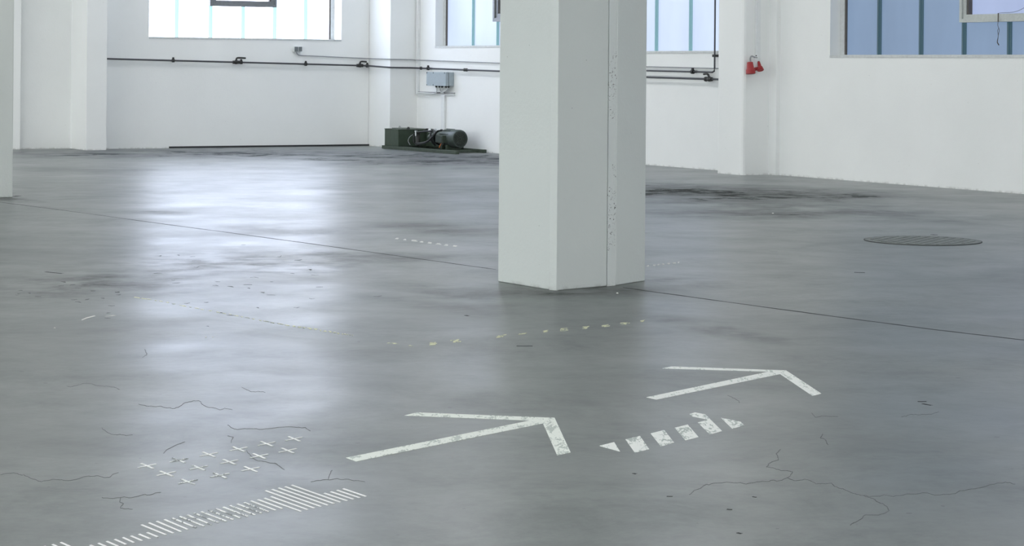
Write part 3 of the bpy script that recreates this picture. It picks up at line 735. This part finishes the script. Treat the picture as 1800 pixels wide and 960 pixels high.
crosses = [('far row', [(203, 420), (500, 367), (778, 313), (1055, 263), (1316, 214), (1572, 168)]),
           ('middle row', [(383, 492), (683, 436), (968, 382), (1247, 328), (1512, 277)]),
           ('near row', [(583, 567), (880, 507), (1167, 450)])]
ordn = ['first', 'second', 'third', 'fourth', 'fifth', 'sixth']
def sliver(p, q, w):                           # thin painted line between two floor points, constant width in metres
    a, b = F(*p), F(*q); d = (b-a).normalized(); s = Vector((-d.y, d.x, 0))*w/2
    return [(a-s).xy, (b-s).xy, (b+s).xy, (a+s).xy]
for row, cs in crosses:
    for i, (x, y) in enumerate(cs):
        cx_, cy_ = 220+x/5.294, 740+y/5.294
        k = (cy_-117)/700.0*1.02/5.294
        mb = MB()
        mb.prism(sliver((cx_-82*k, cy_+17*k), (cx_+82*k, cy_-17*k), .0062), .0002, .0012)
        mb.prism(sliver((cx_-54*k, cy_-22*k), (cx_+57*k, cy_+24*k), .0068), .0002, .0013)
        worn = (row, i) in {('far row', 1), ('middle row', 1), ('near row', 0), ('near row', 1)}
        side = '%s from the %s' % (ordn[i], 'bright end')
        lab = {'far row': 'white painted cross, %s from the left in the far row of six', 'middle row': 'white painted cross, %s from the left in the middle row of five', 'near row': 'white painted cross, %s from the left in the near row of three'}[row] % ordn[i]
        obj('painted_cross', mb, M['paint_faded' if worn else 'paint_line'], label=lab, category='floor marking', group='painted crosses in three rows')

bars = empty('stripe_marking', F(450, 905), label='long band of slanting white painted stripes near the lower picture edge', category='floor marking')
R2 = lambda a, b: ((300+a[0]/5, 820+a[1]/5), (300+b[0]/5, 820+b[1]/5))
R1 = lambda a, b: ((a[0]/5.4545, 840+a[1]/5.4545), (b[0]/5.4545, 840+b[1]/5.4545))
BL = [R2(*x) for x in [((1515, 198), (1715, 265)), ((1460, 211), (1660, 277)), ((1405, 224), (1605, 290)), ((1348, 237), (1548, 303)), ((1062, 166), (1490, 316)), ((1005, 180), (1435, 329)), ((947, 191), (1378, 342)), ((890, 204), (1320, 355)), ((833, 215), (1262, 369)), ((880, 267), (1203, 382)), ((822, 281), (1145, 397)), ((764, 293), (980, 372)), ((703, 305), (920, 386)), ((645, 319), (860, 399)), ((583, 332), (798, 412)), ((520, 346), (738, 427)), ((460, 359), (675, 441)), ((395, 373), (612, 454)), ((332, 385), (547, 469)), ((268, 400), (487, 483)), ((205, 412), (417, 497)), ((143, 428), (355, 513)), ((77, 441), (293, 527)), ((12, 456), (222, 541))]]
BL += [R1(*x) for x in [((1575, 403), (1800, 498)), ((1500, 419), (1733, 518)), ((1425, 434), (1660, 533)), ((1353, 453), (1590, 548)), ((1408, 527), (1512, 570)), ((1330, 543), (1437, 587)), ((1253, 560), (1360, 605)), ((1175, 575), (1283, 624)), ((1098, 593), (1205, 640)), ((1020, 612), (1128, 658)), ((940, 630), (1050, 676)), ((862, 648), (972, 694)), ((580, 622), (700, 674)), ((500, 642), (620, 694)), ((420, 658), (540, 710))]]
for i, (p, q) in enumerate(BL):
    k = (p[1]-117)/760.0
    c = (3.3*k, -.85*k)
    y2 = q[1]; 
    poly = [p, (p[0]+c[0], p[1]+c[1]), (q[0]+c[0]*.9, q[1]+c[1]*.9), q]
    mark('painted_stripe', [[(x-1.2, y+.5) for x, y in poly]], 'paint_worn' if (13 <= i <= 23) else 'paint_line', bars)

# worn yellow line: two runs meeting in a shallow corner
yl = empty('worn_yellow_line', F(900, 590), label='flaked yellow painted line, mostly worn away, before the large pillar', category='floor marking')
def dash(x0, y0, x1, y1, h_, mat='yellow', parent=yl, name='paint_dash', n=3, **kw):
    mb = MB()
    for j in range(n):
        f0 = random.uniform(0, .35); f1 = random.uniform(.65, 1)
        o0 = (j/(max(1, n-1))-.5)*h_ if n > 1 else 0
        ax_, ay = x0+(x1-x0)*f0, y0+(y1-y0)*f0+o0; bx, by = x0+(x1-x0)*f1, y0+(y1-y0)*f1+o0
        t_ = h_/n*1.15
        pp = [(ax_, ay-t_/2), ((ax_+bx)/2, (ay+by)/2-t_*random.uniform(.3, .8)), (bx, by-t_/2), (bx-random.uniform(0, 2), by+t_/2), ((ax_+bx)/2, (ay+by)/2+t_*random.uniform(.3, .8)), (ax_-random.uniform(0, 2), ay+t_/2)]
        mb.prism([F(x, y).xy for x, y in pp], .0002, .0010+j*.0001)
    return obj(name, mb, M[mat], parent, **kw)
for x0, y0, x1, y1, hh in [(0, 228, 85, 232, 4), (135, 243, 175, 251, 5), (255, 235, 327, 230, 13), (400, 218, 472, 212, 14), (690, 190, 758, 180, 10), (828, 173, 888, 166, 4), (985, 157, 1030, 150, 8), (1095, 146, 1163, 138, 14), (1230, 133, 1292, 127, 11), (1358, 123, 1418, 114, 9), (1478, 106, 1540, 102, 9), (1598, 92, 1637, 86, 7)]:
    dash(680+x0/3.6, 540+y0/3.6, 680+x1/3.6, 540+y1/3.6, hh/3.6)
prev = None
line = [(235, 522), (290, 531), (340, 541), (400, 552), (450, 562), (510, 573), (560, 580), (600, 587), (622, 590)]
for (p, q) in zip(line, line[1:]):
    for k in range(5):
        f = k/5+random.uniform(0, .1); g_ = (k+1)/5-random.uniform(-.03, .06)
        dash(p[0]+(q[0]-p[0])*f, p[1]+(q[1]-p[1])*f+random.uniform(-.5, .5), p[0]+(q[0]-p[0])*g_, p[1]+(q[1]-p[1])*g_+random.uniform(-.5, .5), (.7 if p[0] < 500 else 1.2), n=1 if p[0] < 450 else 2)
wl = empty('worn_white_line', F(750, 425), label='short broken white line left of the large pillar', category='floor marking')
for k in range(8):
    x = 695+k*14.2; dash(x, 419+k*1.9, x+random.uniform(6, 12), 420+k*1.9, 1.3, 'chip_white', wl, n=2)
wr = empty('worn_white_line', F(1180, 466), label='short broken white line right of the large pillar', category='floor marking')
for k in range(7):
    x = 1137+k*9; dash(x, 468-k*1.0, x+random.uniform(4, 8), 467.4-k*1.0, 1.2, 'chip_white', wr, n=2)

# ---------------------------------------------------------------- joint, cracks, scuffs: children of the floor
def ribbon(pts, w, z1=.0007, jit=0.0, sub=1):
    P = []
    for (p, q) in zip(pts, pts[1:]):
        for k in range(sub):
            f = k/sub; P.append((p[0]+(q[0]-p[0])*f+random.uniform(-jit, jit)*2, p[1]+(q[1]-p[1])*f+random.uniform(-jit, jit)))
    P.append(pts[-1])
    W = [F(x, y) for x, y in P]; mb = MB(); L_, R_ = [], []
    for i, p in enumerate(W):
        d = (W[min(i+1, len(W)-1)]-W[max(i-1, 0)]).normalized(); s = Vector((-d.y, d.x, 0))
        ww = w*(random.uniform(.55, 1.35) if jit else 1)/2
        if jit and (i == 0 or i == len(W)-1): ww *= .2
        L_.append(p+s*ww); R_.append(p-s*ww)
    for i in range(len(W)-1):
        mb.poly([L_[i]+UP*z1, L_[i+1]+UP*z1, R_[i+1]+UP*z1, R_[i]+UP*z1])
        mb.poly([L_[i]+UP*.0001, L_[i+1]+UP*.0001, L_[i+1]+UP*z1, L_[i]+UP*z1]); mb.poly([R_[i]+UP*.0001, R_[i+1]+UP*.0001, R_[i+1]+UP*z1, R_[i]+UP*z1])
    return mb
WLOC['floor'] = Vector((0, 0, 0))
obj('expansion_joint', ribbon([(-60, 348), (0, 355.5), (120, 371), (300, 395.5), (450, 415.5), (600, 436), (750, 457), (872, 474)], .012, jit=.15, sub=6), M['joint'], floor)
obj('expansion_joint', ribbon([(1095, 505.5), (1140, 512), (1300, 534), (1500, 561), (1650, 580.5), (1800, 598), (2300, 663), (2900, 741)], .014, jit=.15, sub=6), M['joint'], floor)
Z4 = lambda pts: zp(1100, 660, 2.571, pts)
Z3 = lambda pts: zp(0, 560, 2.4, pts)
cr = [(Z4([(285, 540), (310, 520), (345, 505), (395, 488), (560, 488), (640, 480), (690, 478), (730, 463), (755, 437), (720, 430), (635, 415), (645, 400), (690, 383), (680, 355), (700, 335)]), .006),
      (Z4([(730, 463), (830, 475), (930, 488), (980, 512), (1035, 535), (1075, 543), (1160, 580), (1190, 612)]), .006),
      (Z4([(1190, 612), (1080, 632), (1045, 660), (1015, 680)]), .004), (Z4([(1075, 543), (1320, 535), (1490, 535), (1510, 522), (1590, 510), (1640, 497), (1760, 492)]), .0045),
      (Z4([(890, 265), (880, 283), (905, 295), (915, 315)]), .007), (Z4([(1245, 188), (1330, 178), (1415, 165)]), .004),
      (Z4([(460, 90), (500, 110), (515, 125)]), .006), (Z4([(840, 170), (860, 190), (960, 188)]), .003),
      (Z3([(0, 660), (100, 660), (150, 680), (175, 690), (300, 683), (440, 672), (500, 650)]), .0045), (Z3([(430, 755), (510, 755), (600, 745), (680, 735)]), .004),
      (Z3([(510, 755), (505, 775), (520, 780), (508, 798), (560, 805)]), .005), (Z3([(585, 362), (640, 370), (760, 370), (845, 350), (870, 372), (980, 385)]), .005),
      (Z3([(960, 450), (975, 460), (1150, 463), (1290, 460), (1310, 475)]), .005), (Z3([(960, 495), (985, 500), (975, 525)]), .005), (Z3([(690, 570), (740, 535), (780, 520)]), .004),
      (Z3([(1040, 555), (1075, 595), (1140, 610), (1200, 640)]), .004), (Z3([(1310, 690), (1360, 682), (1450, 680), (1540, 690)]), .004), (Z3([(280, 285), (450, 285), (505, 300)]), .005),
      (Z3([(1400, 640), (1390, 660), (1385, 680)]), .004), (Z3([(1020, 290), (1060, 310), (1120, 312)]), .004), (Z3([(610, 130), (620, 150), (600, 165)]), .004), (Z3([(430, 462), (480, 490), (560, 492)]), .004)]
def craggy(pts, depth=4):
    for _ in range(depth):
        out = []
        for p, q in zip(pts, pts[1:]):
            l = math.hypot(q[0]-p[0], q[1]-p[1])
            out += [p, ((p[0]+q[0])/2+random.gauss(0, .11)*l, (p[1]+q[1])/2+random.gauss(0, .06)*l)]
        pts = out+[pts[-1]]
    return pts
for pts, w in cr:
    obj('floor_crack', ribbon(craggy(pts), w*.30, jit=.2, sub=1), M['crack'], floor)
# short dark scuff marks
for x0, y0, x1, y1, w in [(908, 608.5, 936, 608.5, .012), (1613, 706, 1628, 706, .010), (1622, 710, 1638, 713, .010), (22, 345.5, 33, 344.5, .05), (1638, 412.7, 1648, 413.2, .03), (818, 554.5, 825, 555.5, .012), (80, 478, 110, 481, .014), (1502, 479, 1520, 479.5, .02), (1172, 873, 1182, 873, .006), (1278, 895.5, 1287, 896, .006), (1296, 937, 1304, 938.5, .008), (1113, 832.5, 1119, 833.5, .008), (1323, 873.5, 1330, 874.5, .005)]:
    obj('scuff_mark', ribbon([(x0, y0), ((x0+x1)/2, (y0+y1)/2+.2), (x1, y1)], w, .0009), M['joint'], floor)
def scatter(n, x0, x1, y0, y1, wl_, ww):
    for _ in range(n):
        x, y = random.gauss((x0+x1)/2, (x1-x0)/4), random.gauss((y0+y1)/2, (y1-y0)/4)
        l = random.uniform(*wl_)
        obj('scuff_mark', ribbon([(x, y), (x+l*.5, y+random.uniform(-1, 1)), (x+l, y+random.uniform(-2, 2))], random.uniform(*ww), .0006, jit=.1, sub=1), M['crack'], floor)
scatter(34, 240, 560, 430, 560, (3, 16), (.006, .02))
scatter(22, 0, 240, 470, 560, (3, 12), (.01, .025))
# chips and pebbles
for x, y, s in ((1358.5, 375.5, .016), (1085, 516, .012), (362, 593, .008), (374, 593, .006), (96, 577, .008)):
    p = F(x, y)
    obj('stone_chip', MB().lathe(p, UP, [(0, s*.5), (s*.25, s*.45), (s*.4, s*.2)], 7), M['chip_white'], None, label={1358.5: 'tiny white stone chip on the dark floor patch', 1085: 'tiny white stone chip at the foot of the large pillar', 362: 'white crumb beside the scuffed floor patch, first of two side by side', 374: 'white crumb beside the scuffed floor patch, second of two side by side', 96: 'lone white crumb far from the others on the open floor'}[x], category='stone chip')
mark('paint_scrape', [[(143, 562.5), (152, 558.5), (166, 555), (168, 556), (153, 560), (144, 563.5)], [(184, 556.4), (198, 554.6), (205, 554.9), (196, 555.8)]], 'chip_white', floor)

# ---------------------------------------------------------------- world, camera, view
w = bpy.data.worlds.new('world'); sc.world = w; w.use_nodes = True
bg = w.node_tree.nodes['Background']; bg.inputs[0].default_value = (.75, .85, 1, 1); bg.inputs[1].default_value = 1.0
cam = bpy.data.cameras.new('camera'); co = bpy.data.objects.new('camera', cam); COL.objects.link(co); sc.camera = co
cam.sensor_fit = 'HORIZONTAL'; cam.sensor_width = 36; cam.lens = FPX/1800*36
# picture content is turned clockwise by ROLL about the principal point
R_ = Matrix.Rotation(math.radians(90), 4, 'X') @ Matrix.Rotation(ROLL, 4, 'Z')
co.matrix_world = Matrix.Translation((0, 0, CAMH)) @ R_
cam.shift_x = 0.0; cam.shift_y = -(480-PCY)/1800
cam.clip_start = .05; cam.clip_end = 200
sc.view_settings.view_transform = 'Standard'; sc.view_settings.look = 'None'
sc.view_settings.gamma = 1; sc.view_settings.use_curve_mapping = False
sc.view_settings.exposure = 0.28
sc.cycles.use_denoising = True
sc.cycles.max_bounces = 8; sc.cycles.diffuse_bounces = 6
